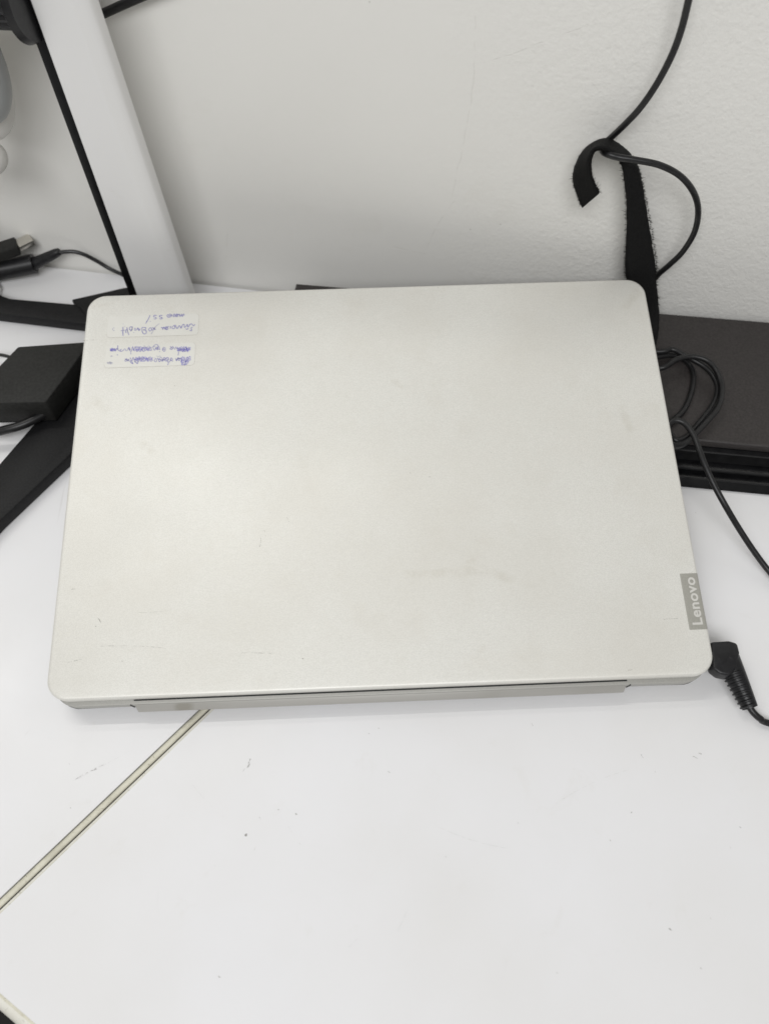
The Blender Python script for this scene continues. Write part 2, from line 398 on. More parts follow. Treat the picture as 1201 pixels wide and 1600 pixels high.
# ------------------------------------------------------------------ setting: floor and wall
def structure(o): o['kind'] = 'structure'; return o
structure(from_data('floor', [(-1.6, -1.6, -0.74), (1.6, -1.6, -0.74), (1.6, 1.2, -0.74), (-1.6, 1.2, -0.74)], [(0, 1, 2, 3)], M_floor))
wd = Vector((1.0, -0.2, 0)).normalized()
wa = WALL_P - wd * 0.9; wb = WALL_P + wd * 0.9; th = WALL_N * 0.10
structure(hexa('wall', [wa - Vector((0, 0, .74)), wb - Vector((0, 0, .74)), wb + th - Vector((0, 0, .74)), wa + th - Vector((0, 0, .74)),
                        wa + Vector((0, 0, .42)), wb + Vector((0, 0, .42)), wb + th + Vector((0, 0, .42)), wa + th + Vector((0, 0, .42))], M_wall))  # top cut low so light from the tubes behind clears it

# ------------------------------------------------------------------ two desks meeting at a slanting joint
K = Vector((-0.1902, -0.2211, 0)); JD = Vector((1, 1, 0)).normalized(); JN = Vector((1, -1, 0)).normalized()
ED = Vector((1, -0.686, 0)).normalized(); EN = Vector((-ED.y, ED.x, 0)) * -1      # EN points away from the desk
def on_wall(p, d, gap=0.002):
    return p + d * ((WALL_P - WALL_N * gap - p).dot(WALL_N) / d.dot(WALL_N))
def strip(name, a, b, across, prof, m, parent):
    """long bar: profile of (offset across, z) swept from a to b"""
    vs_ = [a + across * u + Vector((0, 0, z)) for u, z in prof] + [b + across * u + Vector((0, 0, z)) for u, z in prof]
    n = len(prof); fs = [(i, (i + 1) % n, n + (i + 1) % n, n + i) for i in range(n)] + [tuple(range(n)), tuple(range(n, 2 * n))]
    return from_data(name, vs_, fs, m, parent)
def off(n_, mm): return n_ * (mm * 1e-3)
dr = empty('desk', 'white desk carrying the laptop, right of the slanting joint strip', 'desk', (0, 0, 0))
dl = empty('desk', 'white desk left of the slanting joint strip, under the black stand feet', 'desk', (0, 0, 0))
kr = K + off(JN, 2.9); kr = kr + ED * 0.0
far_j = on_wall(kr, JD)
right_back = on_wall(Vector((0.62, -0.3, 0)), Vector((0, 1, 0)))
front_r = kr + ED * 0.95
prism('top', [kr, front_r, Vector((0.62, front_r.y, 0)), right_back, far_j], -0.024, 0.0, M_desk_r, dr)
kl = K - off(JN, 2.6)
lb = on_wall(Vector((-0.70, -0.2, 0)), Vector((0, 1, 0)))
prism('top', [kl, on_wall(kl, JD), lb, Vector((-0.70, -0.33, 0)), Vector((-0.40, -0.33, 0))], -0.024, 0.0, M_desk_l, dl)
j1 = on_wall(K, JD, 0.03)
def arc(u0, u1, h, top, n=6, bot=-0.022):
    pts = []
    for k in range(n + 1):
        a = math.pi * k / n
        pts.append(((u0 + (u1 - u0) * (1 - math.cos(a)) / 2) * 1e-3, top - h * (1 - math.sin(a))))
    return [(u0 * 1e-3, bot)] + pts + [(u1 * 1e-3, bot)]
strip('edge_band', K, j1, JN, arc(-2.25, 0.75, 0.0010, 0.0001), M_edge, dl)
strip('joint_gap', K, j1, JN, [(-0.00262, -.023), (-0.00262, -0.0010), (0.00262, -0.0010), (0.00262, -.023)], M_gap, dl)
strip('edge_band', K, j1, JN, arc(1.55, 2.55, 0.0004, -0.0001), M_edge2, dr)
strip('band_seam', K, j1, JN, [(0.00255, -.023), (0.00255, -0.0003), (0.0029, -0.0003), (0.0029, -.023)], M_edge, dr)
prof = [(0.0, -0.024)]
for k in range(9):
    a = math.pi / 2 * k / 8; prof.append((0.0058 * math.sin(a), -0.0125 + 0.0122 * math.cos(a) ** 0.8))
prof += [(0.0050, -0.024)]
strip('front_edge_band', kr, front_r, EN, prof, M_edge2, dr)
strip('band_seam', kr, front_r, EN, [(-0.0006, -0.01), (-0.0006, 0.0001), (0.0004, 0.0001), (0.0004, -0.01)], M_edge, dr)
for p in ((-0.02, -0.17), (0.5, -0.5), (0.5, -0.05)): box('leg', p[0] - .02, p[0] + .02, p[1] - .02, p[1] + .02, -0.739, -0.024, M_foot, dr)
for p in ((-0.55, -0.25), (-0.55, 0.1), (-0.25, -0.15)): box('leg', p[0] - .02, p[0] + .02, p[1] - .02, p[1] + .02, -0.739, -0.024, M_foot, dl)

for key, par in (('white laminate', dr), ('white laminate with scuffs', dl)):
    flecks('scuff', [g_ for g_ in MARKS[key] if g_[2] >= .3e-3], 0.00006, M_mark_desk, par)
    flecks('scratch', [g_ for g_ in MARKS[key] if g_[2] < .3e-3], 0.00005, M_mark_fine, par)

# ------------------------------------------------------------------ the silver laptop, its far edge propped on the long black box
lap = empty('laptop', 'closed silver laptop lying on the white desk, hinge side towards the viewer', 'laptop', (0, 0, 0))
lap.matrix_world = LAP_M
hw = LAP_W / 2
slab('lid', -hw, hw, 0.0, LAP_D, 0.0105, 0.0128, LAP_H, 0.0016, 0.0006, M_lid, lap, 10, 5)
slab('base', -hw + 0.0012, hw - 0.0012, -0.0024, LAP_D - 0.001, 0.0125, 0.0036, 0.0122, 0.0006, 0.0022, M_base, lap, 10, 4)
slab('seam', -hw + 0.0026, hw - 0.0026, 0.0016, LAP_D - 0.002, 0.010, 0.0120, 0.0130, 0.0001, 0.0001, M_seam, lap, 8, 1)
slab('bottom_cover', -hw + 0.006, hw - 0.006, 0.004, LAP_D - 0.008, 0.012, 0.0016, 0.0040, 0.0002, 0.0008, M_under, lap, 8, 2)
for fx in (-0.12, 0.12):
    for fy in (0.018, LAP_D - 0.03): slab('rubber_foot', fx - .016, fx + .016, fy - .004, fy + .004, .0035, -0.0005, 0.0020, .0004, .0004, M_seam, lap, 5, 2)
def hinge_profile(u, ins): return [(u, -0.0003, 0.0121), (u + ins, -0.0056, 0.0094), (u + ins, -0.0050, 0.0042), (u, -0.0009, 0.0034)]
a_ = hinge_profile(-0.1213, 0.0022); c_ = hinge_profile(0.1200, -0.0022)
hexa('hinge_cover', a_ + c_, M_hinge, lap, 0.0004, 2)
box('hinge_seam', -0.1206, 0.1193, -0.0006, 0.0006, 0.0116, 0.0124, M_seam, lap)
for u in (-0.1221, 0.1207): box('hinge_gap', u - 0.0003, u + 0.0003, -0.0027, -0.0004, 0.0050, 0.0121, M_seam, lap)
# dark air slit wrapping the two rear corners of the base
for sg in (-1, 1):
    pts = []
    for k in range(9):
        a = math.radians(10 + 78 * k / 8)
        pts.append((sg * (hw - 0.0012 - 0.0125 + 0.0123 * math.cos(a)), -0.0024 + 0.0125 - 0.0123 * math.sin(a), 0.0056))
    pts.append((sg * (hw - 0.0255), -0.0021, 0.0054))
    tube('corner_slit', pts, lambda t: 0.0008 * (1 - 0.7 * t), M_seam, lap, 6, 3)
# logo plate let into the lid at its right edge
y0, y1 = 0.0222, 0.0510
prof = [(0.1519, 0.01852), (0.1600, 0.01854)]
for k in range(1, 6):
    a = math.pi / 2 * k / 5; prof.append((hw - 0.0016 + 0.00166 * math.sin(a), LAP_H - 0.0016 + 0.00164 * math.cos(a)))
prof.append((hw + 0.00006, 0.0140))
vs_ = [(u, y0, w) for u, w in prof] + [(u, y1, w) for u, w in prof]; n = len(prof)
plate = from_data('logo_plate', vs_, [(i, i + 1, n + i + 1, n + i) for i in range(n - 1)], M_tag, lap)
tc = bpy.data.curves.new('logo_text', 'FONT'); tc.body = 'Lenovo'; tc.size = 0.0068; tc.extrude = 0.00004; tc.offset = 0.00016; tc.space_character = 1.06
tob = bpy.data.objects.new('tmp', tc); COL.objects.link(tob)
me = bpy.data.meshes.new_from_object(tob.evaluated_get(bpy.context.evaluated_depsgraph_get())); bpy.data.objects.remove(tob)
mx = max(v.co.x for v in me.vertices); mn = min(v.co.x for v in me.vertices); my = max(v.co.y for v in me.vertices)
sx_ = 0.0243 / (mx - mn); sy_ = 0.0050 / my
for v in me.vertices:
    x, y = (v.co.x - mn) * sx_, v.co.y * sy_
    v.co = (0.1588 - y, 0.0246 + x, 0.01860 + v.co.z)
lt = link('logo_lettering', me, M_letter, plate, False)

flecks('scuff', LID_MARKS, LAP_H + 0.00005, M_mark_lid, lap)

# ---- two handwritten stickers, upside down to the viewer
def ribbon_strokes(name, strokes, half, w, m, parent):
    vs_, fs = [], []
    for st in strokes:
        if len(st) == 1: st = [st[0], (st[0][0] + 0.0003, st[0][1] + 0.0001)]
        P = catmull([(x, y, w) for x, y in st], 5) if len(st) > 2 else [Vector((x, y, w)) for x, y in st]
        b0 = len(vs_)
        for i, p in enumerate(P):
            t_ = (P[min(i + 1, len(P) - 1)] - P[max(i - 1, 0)]); t_ = t_.normalized() if t_.length > 1e-9 else Vector((1, 0, 0))
            s_ = Vector((-t_.y, t_.x, 0)) * half * random.uniform(0.7, 1.15)
            vs_ += [p + s_, p - s_]
        for i in range(len(P) - 1): fs.append((b0 + 2 * i, b0 + 2 * i + 1, b0 + 2 * i + 3, b0 + 2 * i + 2))
    return from_data(name, vs_, fs, m, parent, False)
SA = lambda pts: [tuple(al(160 + x / 7.506, 485 + y / 7.506)[:2]) for x, y in pts]
SB = lambda pts: [tuple(al(160 + x / 8.007, 535 + y / 8.007)[:2]) for x, y in pts]
def sticker(x0, x1, yb, yt, skew):
    e = slab('sticker', x0, x1, yb, yt, 0.0022, LAP_H - 0.0001, LAP_H + 0.00006, 0.00002, 0.00002, M_sticker, lap, 5, 1)
    return e
s1 = sticker(-0.1485, -0.0968, 0.2015, 0.2158, 0)
s2 = sticker(-0.1482, -0.0980, 0.1818, 0.1966, 0)
for s_, (x0, x1, yb, yt) in ((s1, (-0.1485, -0.0968, 0.2015, 0.2158)), (s2, (-0.1482, -0.0980, 0.1818, 0.1966))):
    o_ = rrect(x0 - .00012, x1 + .00012, yb - .00012, yt + .00012, .0023, 5); i_ = rrect(x0 + .00005, x1 - .00005, yb + .00005, yt - .00005, .0021, 5)
    n = len(o_); vs_ = [(x, y, LAP_H + .00008) for x, y in o_ + i_]
    keep = [k for k in range(n) if k >= n * 0.48 or k < 4]
    from_data('dirty_edge', vs_, [(k, (k + 1) % n, n + (k + 1) % n, n + k) for k in keep], M_stick_edge, s_, False)
WI = LAP_H + 0.00012
A_main = [
 [(560, 60), (545, 95), (510, 155)], [(562, 128), (566, 132)],
 [(640, 62), (612, 58), (604, 75), (625, 82), (635, 95), (615, 103), (606, 95)], [(705, 62), (680, 60), (672, 76), (692, 82), (704, 95), (685, 102), (676, 96)],
 [(770, 48), (760, 65), (775, 80), (800, 76), (815, 60), (800, 45), (780, 50), (790, 66), (815, 55), (825, 75)],
 [(840, 80), (838, 50), (850, 45), (858, 75), (870, 45), (885, 50), (880, 75), (868, 65), (900, 45)], [(905, 78), (905, 45), (920, 70), (935, 45), (940, 75), (955, 42), (962, 60)],
 [(245, 195), (243, 235), (245, 300)], [(220, 240), (265, 232)], [(244, 158), (246, 163)],
 [(290, 200), (300, 250), (315, 290)], [(300, 250), (290, 228), (275, 235), (280, 265)],
 [(330, 245), (352, 225), (345, 193), (325, 200), (320, 220), (345, 235), (356, 190)], [(385, 205), (388, 240)], [(370, 260), (373, 264)],
 [(405, 235), (420, 205), (432, 238), (445, 215)],
 [(465, 205), (470, 250), (490, 277), (517, 265), (510, 235), (480, 230), (505, 225), (512, 205), (485, 200), (465, 205)],
 [(560, 205), (545, 225), (560, 243), (580, 230), (575, 208), (560, 205)], [(590, 200), (625, 228)], [(620, 200), (590, 235)],
 [(690, 205), (705, 200), (710, 225), (725, 195), (740, 225), (745, 195), (760, 195), (772, 215), (755, 228), (750, 210), (780, 185)], [(800, 185), (800, 215)],
 [(825, 185), (820, 210), (840, 215), (855, 195), (840, 180), (860, 175), (870, 205), (885, 210), (900, 180), (915, 190), (925, 210), (940, 175), (960, 165), (965, 200), (985, 185), (1000, 165), (1005, 200), (1030, 165), (1050, 160), (1070, 182), (1087, 163)],
 [(975, 215), (995, 222), (1010, 210)], [(1025, 235), (1050, 240), (1042, 208), (1060, 195)]]
A_faint = [[(145, 205), (128, 210), (125, 230), (145, 240)], [(670, 155), (620, 200), (575, 280)], [(270, 185), (262, 192)]]
ribbon_strokes('handwriting', [SA(s_) for s_ in A_main], 0.00026, WI, M_ink, s1)
ribbon_strokes('faded_handwriting', [SA(s_) for s_ in A_faint], 0.00020, WI, M_inkf, s1)
def scrawl(x0, x1, y, h, step, loopy=0.6):
    out, x, up = [], x0, True
    while x < x1:
        hh = h * random.uniform(0.55, 1.0)
        out.append((x, y - hh / 2 if up else y + hh / 2))
        if random.random() < loopy:
            out.append((x + step * 0.7, y + random.uniform(-0.2, 0.2) * h)); out.append((x - step * 0.2, y + random.uniform(-.35, .35) * h))
        x += step * random.uniform(0.6, 1.2); up = not up
    return out
B_main = [scrawl(100, 190, 92, 42, 15), [(195, 38), (200, 95), (235, 115)], [(248, 85), (225, 95), (240, 112), (265, 100), (282, 80), (302, 107), (322, 88), (330, 62)],
  scrawl(335, 600, 85, 66, 24, 0.5), scrawl(635, 725, 78, 48, 19, 0.4), [(760, 70), (755, 95), (775, 112), (790, 95), (785, 68), (765, 65), (768, 88), (785, 85)],
  scrawl(850, 935, 70, 46, 20, 0.4), [(945, 100), (955, 130), (948, 165)], [(715, 112), (722, 122)], [(358, 125), (361, 150)], [(188, 150), (195, 165)],
  scrawl(285, 350, 222, 36, 17, 0.4), scrawl(350, 655, 215, 70, 24, 0.5), scrawl(655, 885, 215, 62, 26, 0.5), [(820, 240), (828, 262), (818, 285)], scrawl(915, 985, 212, 48, 18, 0.5),
  [(640, 60), (655, 35), (690, 30), (705, 55)], [(355, 255), (385, 270), (375, 245)], [(415, 240), (440, 268), (448, 245)]]
B_bold = [scrawl(940, 1080, 88, 75, 15, 0.8), scrawl(950, 1075, 92, 60, 17, 0.7), scrawl(985, 1110, 208, 74, 15, 0.8), scrawl(985, 1075, 245, 75, 16, 0.7), scrawl(990, 1050, 280, 18, 14, 0.2), scrawl(380, 600, 80, 62, 26, 0.5), scrawl(420, 640, 208, 66, 28, 0.5), scrawl(1080, 1115, 80, 58, 9, 0.8), scrawl(100, 165, 95, 38, 12, 0.5)]
B_faint = [scrawl(65, 130, 258, 30, 16, 0.6), scrawl(110, 130, 172, 12, 9, 0.2), [(95, 240), (105, 275)], scrawl(520, 720, 55, 30, 30, 0.2), scrawl(680, 740, 175, 20, 20, 0.2)]
ribbon_strokes('handwriting', [SB(s_) for s_ in B_main], 0.00020, WI, M_ink, s2)
ribbon_strokes('bold_handwriting', [SB(s_) for s_ in B_bold], 0.00013, WI + 0.00002, M_ink2, s2)
ribbon_strokes('faded_handwriting', [SB(s_) for s_ in B_faint], 0.00020, WI - 0.00002, M_inkf, s2)

# ------------------------------------------------------------------ long black box along the wall
BH = 0.0262
bd = Vector((1, -0.158, 0)).normalized(); bn = Vector((-0.158, -1, 0)).normalized()   # bn: towards the viewer
bo = Vector((-0.045, 0.1490, 0))                                                       # rear left corner
bx = empty('long_box', 'long black box with brown-black top and ridged front, lying along the wall', 'box', bo)
BL, BW = 0.42, 0.0965
def bpt(u, d, z): return bd * u + bn * d + Vector((0, 0, z))
def bbar(name, prof, m, u0=0.0, u1=BL):
    n = len(prof)
    return from_data(name, [bpt(u0, d, z) for d, z in prof] + [bpt(u1, d, z) for d, z in prof],
                     [(i, (i + 1) % n, n + (i + 1) % n, n + i) for i in range(n)] + [tuple(range(n)), tuple(range(n, 2 * n))], m, bx)
bbar('top_panel', [(0, 0.0205), (0, BH - .0008), (.0008, BH), (BW - .0008, BH), (BW, BH - .0008), (BW - .0004, 0.0205)], M_boxtop)
bbar('body', [(0.001, 0.0012), (0.001, 0.0203), (BW - 0.002, 0.0203), (BW + 0.002, 0.0140), (BW + 0.0055, 0.0085), (BW + 0.0095, 0.0045), (BW + 0.0155, 0.0012)], M_boxside, 0.0015, BL - 0.0015)
bbar('ridge', [(BW - .004, 0.0188), (BW - .004, 0.0202), (BW + .0026, 0.0197), (BW + .0032, 0.0191), (BW + .0026, 0.0184)], M_ridge, -0.0005, BL)
bbar('ridge', [(BW - .002, 0.0105), (BW - .002, 0.0120), (BW + .0084, 0.0113), (BW + .0090, 0.0107), (BW + .0084, 0.0100)], M_ridge, -0.0005, BL)
bbar('ridge', [(BW - .001, 0.0058), (BW - .001, 0.0072), (BW + .0122, 0.0067), (BW + .0128, 0.0061), (BW + .0122, 0.0054)], M_ridge, -0.0005, BL)
for u in (0.03, 0.262, BL - 0.03):
    for d in (0.015, BW - 0.006): prism('rubber_pad', [bpt(u - .006, d - .004, 0), bpt(u + .006, d - .004, 0), bpt(u + .006, d + .004, 0), bpt(u - .006, d + .004, 0)], 0.0002, 0.0016, M_seam, bx)

# ------------------------------------------------------------------ charger cord: over the strap, coiled on the box, off to the right and back into the laptop
CR = 0.00165
path = [aw(1083, -60, .013), aw(1079, -20, .013), aw(1075, 0, .013), aw(1064, 45, .012), aw(1049, 86, .012), aw(1026, 130, .012), aw(1000, 168, .012), aw(974, 196, .009), aw(954, 215, .0045),
        aw(942, 227, .0075), aw(941, 236, .015), aw(949, 241, .021), aw(966, 246, .022), aw(992, 250, .022), aw(1030, 258, .021), aw(1062, 275, .019), aw(1083, 301, .016), aw(1090, 330, .013),
        aw(1084, 363, .012), aw(1066, 393, .011), aw(1046, 413, .009), aw(1026, 431, .006), aw(1010, 455, .005), aw(1004, 485, .006)]
p_end = path[-1]
path += [Vector((0.1655, 0.108, 0.0300)), Vector((0.1590, 0.092, 0.0295)), Vector((0.1595, 0.079, 0.0305)),
         az(1034, 549, 0.0323), az(1050, 546, 0.0328), az(1068, 555, 0.0328), az(1100, 573, 0.0318), az(1116, 592, 0.0313), az(1120, 612, 0.0308), az(1111, 636, 0.0298), az(1082, 672, 0.0293), az(1070, 684, 0.0293),
         az(1056, 688, 0.0300), az(1046, 676, 0.0300), az(1046, 662, 0.0290), az(1066, 643, 0.0280), az(1078, 618, 0.0278), az(1083, 590, 0.0278), az(1077, 570, 0.0280), az(1058, 557, 0.0286), az(1036, 556, 0.0293),
         Vector((0.1600, 0.0715, 0.0293)), Vector((0.1500, 0.0715, 0.0296)), Vector((0.1460, 0.0670, 0.0300)), Vector((0.1500, 0.0625, 0.0306)), Vector((0.1620, 0.0630, 0.0325)),
         az(1036, 574, 0.0353), az(1056, 562, 0.0363), az(1080, 557, 0.0368), az(1105, 564, 0.0363), az(1121, 584, 0.0353), az(1127, 610, 0.0343), az(1121, 637, 0.0333), az(1104, 658, 0.0328), az(1087, 676, 0.0328), az(1073, 690, 0.0328),
         az(1058, 697, 0.0340), az(1046, 690, 0.0365), az(1043, 668, 0.0395), az(1052, 657, 0.0410), az(1068, 661, 0.0410), az(1082, 679, 0.0403), az(1092, 704, 0.0388), az(1100, 725, 0.0368), az(1114, 756, 0.0328), az(1130, 786, 0.0283),
         az(1150, 820, .020), az(1174, 857, .012), az(1201, 893, .0055), az(1240, 935, .0017), Vector((0.248, -0.105, .00165)), Vector((0.246, -0.138, .00165)), Vector((0.2180, -0.1485, .00165)),
         az(1203, 1131, .0030), az(1187, 1123, .0050), az(1176, 1113, .0065), az(1168, 1101, .0074)]
cordset = empty('charger_cord', 'thin black charger cord coiled by the wall and plugged into the silver laptop', 'cord', (0, 0, 0))
tube('cord', path, CR, M_cord, cordset, 12, 8)
# angled plug
hx0, hx1 = LAP_W / 2 + 0.0004, 0.1800
zt, zb = 0.0172, 0.0062
hp = [az(1109, 1003, .0165), az(1138, 1001, .0165), az(1151, 1005, .0165), az(1155, 1020, .0165), az(1151, 1042, .0165), az(1140, 1056, .0165), az(1124, 1053, .0165), az(1112, 1044, .0165)]
head = prism('plug_head', hp, 0.0092, 0.0170, M_plug, cordset, 0.0013, 3)
b0 = (az(1136, 1030, .0115)); b1 = az(1171, 1106, .0072); bdv = (b1 - b0)
def boot_r(t): return 0.0060 - 0.0022 * t
tube('strain_relief', [b0, b0 + bdv * 0.33 + Vector((-.0002, 0, .0006)), b0 + bdv * 0.66 + Vector((-.0002, 0, .0006)), b1], boot_r, M_plug, cordset, 14, 8)
bt = bdv.normalized(); bs = bt.cross(Vector((0, 0, 1))).normalized(); bu = bs.cross(bt).normalized()
for k in range(8):
    tpos = 0.30 + 0.66 * k / 7; c = b0 + bdv * tpos + Vector((-.0002, 0, .0005)); r = boot_r(tpos) + 0.00022
    arcp = []
    for sgn in range(13):
        a = math.radians(-25 + 125 * sgn / 12); arcp.append(c + (bs * math.cos(a) + bu * math.sin(a)) * r)
    tube('rib', arcp, 0.00060, M_plug, cordset, 6, 2)
tube('plug_barrel', [Vector((LAP_W / 2 - 0.004, az(1120, 1022, .0115).y, 0.0125)), az(1125, 1022, .0120)], 0.0042, M_plug, cordset, 14, 2)

# ------------------------------------------------------------------ hook-and-loop strap curling over the cord
strap = empty('cable_strap', 'black fuzzy hook-and-loop cable strap standing up behind the laptop corner, tip curled over', 'strap', aw(1010, 515, .022))
pairs = [((996, 550, .050), (1018, 556, .052)), ((1004, 522, .029), (1027, 530, .032)), ((998, 480, .018), (1030, 494, .021)), ((976, 436, .014), (1027, 438, .014)), ((975, 392, .013), (1021, 391, .012)), ((978, 325, .014), (1010, 325, .011)),
         ((975, 285, .016), (1001, 285, .010)), ((972, 262, .018), (996, 263, .009)), ((966, 248, .020), (985, 244, .008)), ((955, 239, .021), (968, 228, .007)), ((941, 233, .022), (947, 218, .007)),
         ((930, 234, .023), (925, 225, .008)), ((924, 243, .024), (908, 241, .010)), ((922, 258, .024), (897, 265, .012)), ((924, 275, .023), (896, 285, .014)), ((930, 289, .021), (901, 304, .015)), ((936, 300, .019), (909, 324, .015))]
Lp = catmull([aw(*p[0]) for p in pairs], 6); Rp = catmull([aw(*p[1]) for p in pairs], 6)
for i in range(len(Lp)):              # narrower, with a ragged selvedge
    a, b = Lp[i].copy(), Rp[i].copy()
    Lp[i] = a.lerp(b, 0.03 + random.uniform(-.02, .02)); Rp[i] = b.lerp(a, 0.03 + random.uniform(-.022, .022))
so = strap.location
vs_, fs = [], []
NC = 6
for a, b in zip(Lp, Rp):
    for k in range(NC + 1): vs_.append(a.lerp(b, k / NC) - so)
for i in range(len(Lp) - 1):
    for k in range(NC):
        q = i * (NC + 1) + k; fs.append((q, q + 1, q + NC + 2, q + NC + 1))
band = from_data('band', vs_, fs, M_strap, strap)
md = band.modifiers.new('thick', 'SOLIDIFY'); md.thickness = 0.0018; md.offset = 0
# loop-pile fuzz: short fibres along edges and face
vs_, fs = [], []
for _ in range(4200):
    i = random.randrange(14, len(Lp) - 1); a, b = Lp[i], Rp[i]
    e = random.random(); f_ = 0.0 if e < 0.22 else (1.0 if e < 0.62 else random.random())
    p = a.lerp(b, f_) + (Lp[i + 1] - a) * random.random()
    outd = (b - a).normalized() * (1 if f_ > 0.5 else -1)
    tng = (Lp[i + 1] - Lp[i]).normalized(); nrm = outd.cross(tng)
    d = (outd * (1.0 if f_ in (0.0, 1.0) else 0.1) + nrm * random.uniform(-0.9, 0.9) + tng * random.uniform(-.8, .8)).normalized()
    ln = random.uniform(0.0006, 0.0019) * (1.9 if random.random() < 0.06 else 1); s_ = tng.cross(d).normalized() * 0.00011
    m_ = p + d * ln * 0.6 + tng * random.uniform(-.0003, .0003); q = len(vs_)
    vs_ += [p - s_ - so, p + s_ - so, m_ + s_ - so, m_ - s_ - so, p + d * ln - so]
    fs += [(q, q + 1, q + 2, q + 3), (q + 3, q + 2, q + 4)]
fz = from_data('fuzz', vs_, fs, M_fuzz, strap, False); fz['kind'] = 'stuff'

# ------------------------------------------------------------------ white upright stand on black V-shaped feet
st = empty('display_stand', 'white upright stand with a black edge strip and black V-shaped feet, left of the laptop', 'stand', (-0.135, 0.142, 0))
so = st.location
O = 0.040
def colpt(u, d, z): return WALL_P - WALL_N * (O - d) + wd * u + Vector((0, 0, z)) - so
def u_of(x, y): return (aw(x, y, O) - WALL_P).dot(wd)
uL, uB = u_of(150, 320), u_of(164, 320)
uV0, uV1 = u_of(118, 20), u_of(172, 165)
uR0, uR1 = u_of(300, 442), u_of(152, 10)
zt = 0.34
def uR(z): 
    return uR0 + (uR1 - uR0) * (z / 0.20)
hexa('edge_strip', [colpt(uL, .0, .008), colpt(uB, -.0006, .008), colpt(uB, .009, .008), colpt(uL, .009, .008), colpt(uL, .0, zt), colpt(uB, -.0006, zt), colpt(uB, .009, zt), colpt(uL, .009, zt)], M_boxside, st, 0.0006, 2)
def sect(z):
    r = uR(z) - 0.0035; v = r - 0.0085
    pts = [(uB + .0003, .0095), (uB + .0003, -.0008), (uB + .0009, -.0014), (v, -.0014), (v + .0016, -.0010), (r - .0035, .0006), (r - .0012, .0018), (r, .0036), (r, .0095)]
    return [colpt(u, d, z) for u, d in pts]
loft('column', [sect(z) for z in (0.008, 0.04, 0.09, 0.14, 0.20, zt)], M_white, st)
fz_ = 0.0085
def flat(pix): return [az(x, y, fz_) - so for x, y in pix]
prism('foot', flat([(-90, 425), (-20, 452), (15, 466), (140, 477), (230, 492), (240, 520), (133, 506), (0, 490), (-90, 478)]), 0.0006, fz_, M_foot, st, 0.0010)
prism('foot', flat([(-70, 808), (0, 725), (115, 592), (170, 520), (235, 505), (262, 530), (205, 600), (107, 714), (0, 815), (-60, 880)]), 0.0004, fz_ + 0.0004, M_foot, st, 0.0010)
prism('base_plate', flat([(112, 469), (196, 450), (300, 456), (320, 500), (250, 540), (170, 530)]), 0.0008, fz_ + 0.0008, M_foot, st, 0.0010)
# ribbed clamp knob on the strip side of the column
kc = aw(46, -14, O - 0.004) - so
ax = -wd
def lathe_x(name, prof, m, parent, sides=40, ribs=0.0, c=kc, axis=ax):
    n1 = Vector((0, 0, 1)); n2 = axis.cross(n1).normalized(); vs_, fs = [], []
    for d, r in prof:
        for k in range(sides):
            a = 2 * math.pi * k / sides; rr = r - (ribs if (k % 3 == 0) else 0)
            vs_.append(c + axis * d + (n1 * math.cos(a) + n2 * math.sin(a)) * rr)
    for i in range(len(prof) - 1):
        for k in range(sides):
            k2 = (k + 1) % sides; fs.append((i * sides + k, i * sides + k2, (i + 1) * sides + k2, (i + 1) * sides + k))
    fs += [tuple(range(sides)), tuple((len(prof) - 1) * sides + k for k in range(sides))]
    return from_data(name, vs_, fs, m, parent)
kn = lathe_x('clamp_knob', [(0.0035, 0.0150), (0.0045, 0.0160), (0.026, 0.0168), (0.028, 0.0155)], M_plug, st, 72, 0.0011)
lathe_x('flange', [(-0.0005, 0.0200), (0.0028, 0.0215), (0.0036, 0.0205)], M_plug, kn, 48)
kn.parent = st

# ------------------------------------------------------------------ things left of the stand
wc = tube('wall_cable', [aw(60, 66, .0045), aw(120, 40, .0045), aw(157, 23.5, .0045), aw(222, -5.5, .0045), aw(330, -50, .0045)], 0.0022, M_cord)
tag(wc, 'straight black cable slanting up the wall behind the white upright stand', 'cable')

dv = empty('rounded_device', 'white rounded device with grey face, cut off by the left picture edge', 'device', az(-75, 418, 0.0))
so = dv.location
DO = 0.034
dc = aw(-68, 112, DO); 
def blob(name, c, rx, ry, rz, m, parent, power=2.4, nu=28, nv=18):
    vs_, fs = [], []
    for j in range(1, nv):
        ph = math.pi * j / nv - math.pi / 2
        for i in range(nu):
            th_ = 2 * math.pi * i / nu
            f_ = lambda v: math.copysign(abs(v) ** (2 / power), v)
            vs_.append(c + Vector((rx * f_(math.cos(ph)) * f_(math.cos(th_)), ry * f_(math.cos(ph)) * f_(math.sin(th_)), rz * f_(math.sin(ph)))))
    n0 = len(vs_); vs_ += [c + Vector((0, 0, -rz)), c + Vector((0, 0, rz))]
    for j in range(nv - 2):
        for i in range(nu):
            i2 = (i + 1) % nu; fs.append((j * nu + i, j * nu + i2, (j + 1) * nu + i2, (j + 1) * nu + i))
    for i in range(nu):
        i2 = (i + 1) % nu; fs.append((n0, i2, i)); fs.append((n0 + 1, (nv - 2) * nu + i, (nv - 2) * nu + i2))
    return from_data(name, vs_, fs, m, parent)
M_shell = mat('white satin shell', (0.66, 0.65, 0.62), 0.4)
blob('shell', dc - so + Vector((0, 0.004, 0)), 0.0222, 0.013, 0.040, M_shell, dv)
blob('grey_face', dc - so + Vector((0.0075, -0.0045, 0.0125)), 0.0200, 0.0135, 0.0375, M_greyface, dv)
blob('dark_lens', dc - so + Vector((-0.0010, -0.0155, 0.014)), 0.0155, 0.0060, 0.022, M_brick, dv)
cl = aw(-22, 248, DO)
blob('collar', cl - so, 0.0118, 0.011, 0.0085, M_shell, dv, 2.2)
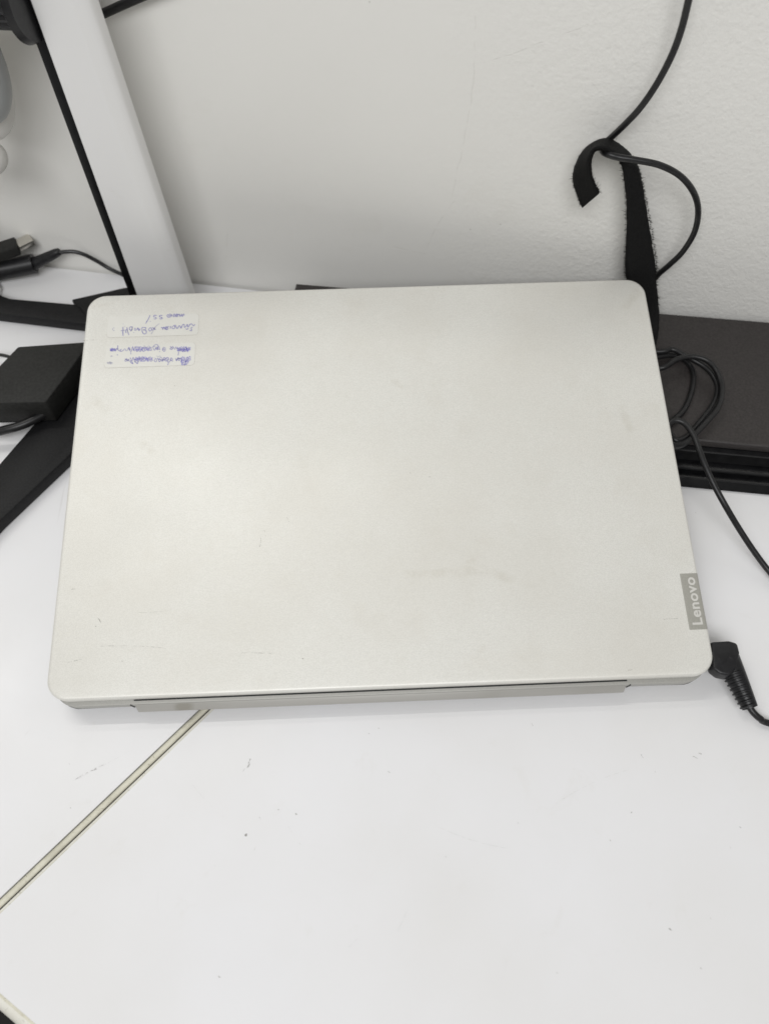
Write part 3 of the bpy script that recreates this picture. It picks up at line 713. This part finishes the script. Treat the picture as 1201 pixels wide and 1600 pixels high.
tube('arm', [cl - so, aw(-140, 256, DO) - so], 0.0045, M_shell, dv, 12, 2)
cl = aw(-140, 256, DO)
tube('stem', [Vector((cl.x, cl.y, dc.z)) - so, Vector((cl.x, cl.y, 0.004)) - so], 0.0035, M_shell, dv, 12, 2)
loft('foot_disc', [[(cl.x - so.x + 0.011 * k * math.cos(a), cl.y - so.y + 0.011 * k * math.sin(a), z) for a in [2 * math.pi * i / 28 for i in range(28)]] for z, k in ((0.0005, 1), (0.003, 1), (0.004, .9))], M_shell, dv)

# black inline adapter lying at the foot of the wall
ad = empty('inline_adapter', 'black cylindrical cable adapter with tapered end, lying where wall meets desk', 'adapter', az(0, 420, 0))
so = ad.location
a0, a1, a2 = az(-70, 436, .0070), az(54, 412, .0110), az(93, 393, .0195)
tube('barrel', [a0 - so, a1 - so], 0.0066, M_plug, ad, 18, 2)
dd = (a2 - a1)
tube('tapered_sleeve', [a1 - so - dd * 0.2, a1 - so + dd * 0.2, a1 - so + dd * 0.8, a2 - so], lambda t: 0.0046 - 0.0022 * t, M_plug, ad, 14, 6)
tube('lead', [a2 - so - dd * 0.1, az(112, 393, .0190) - so, az(130, 397, .0165) - so, az(150, 407, .011) - so, az(172, 420, .0050) - so, az(200, 433, .0018) - so], 0.0013, M_cord, ad, 10, 8)
us = empty('usb_plug', 'small dark plug with bare metal tip above the black adapter', 'plug', az(0, 396, .014))
so = us.location
def obox(name, c, d, ln, hw_, hz, m, parent, bev=0.0008):
    d = d.normalized(); s_ = Vector((-d.y, d.x, 0)).normalized(); u = d.cross(s_) * -1 if d.cross(s_).z < 0 else d.cross(s_)
    pts = [c + d * (a * ln / 2) + s_ * (b * hw_) + u * (e * hz) for e in (-1, 1) for a, b in ((-1, -1), (1, -1), (1, 1), (-1, 1))]
    return hexa(name, pts, m, parent, bev)
u0, u1, u2 = az(-45, 408, .0215), az(29, 384, .0235), az(50, 374, .0240)
obox('plug_body', (u0 + u1) / 2 - so, u1 - u0, (u1 - u0).length, 0.0058, 0.0036, M_brick, us, 0.0012)
obox('metal_tip', (u1 + u2) / 2 - so, u2 - u1, (u2 - u1).length * 1.05, 0.0044, 0.0021, M_steel, us, 0.0005)
# charcoal power adapter on the stand's foot
BZ = 0.028
pb = empty('power_adapter', 'flat charcoal power adapter lying on the black stand feet at the left edge', 'adapter', az(40, 600, 0.0))
so = pb.location
pp = [az(x, y, BZ) - so for x, y in ((-40, 631), (72, 628), (103, 587), (141, 533), (28, 541), (-40, 612))]
prism('shell', pp, 0.0098 - so.z, BZ, M_brick, pb, 0.0012)
pc = sum(pp, Vector()) / len(pp)
prism('bottom_shell', [pc + (Vector((p.x, p.y, 0)) - pc) * 0.97 for p in [Vector((q.x, q.y, 0)) for q in pp]], 0.0090, 0.0100, M_boxside, pb)
tk = tube('thick_cable', [az(-70, 690, .004), az(-35, 686, .0075), az(0, 674, .0125), az(35, 664, .0145), az(72, 645, .0145), az(98, 622, .0140), az(118, 600, .0135), az(140, 575, .0130), az(165, 550, .0125)], 0.0026, M_cord, None, 12, 8)
tag(tk, 'thick black cable curving over the stand foot beside the charcoal adapter', 'cable')
tn = tube('thin_cable', [az(-60, 548, .0022), az(-20, 553, .006), az(4, 555, .0105), az(22, 560, .0135), az(40, 566, .0150)], 0.0011, M_cord, None, 10, 8)
tag(tn, 'thin black lead entering the charcoal adapter at the left edge', 'cable')
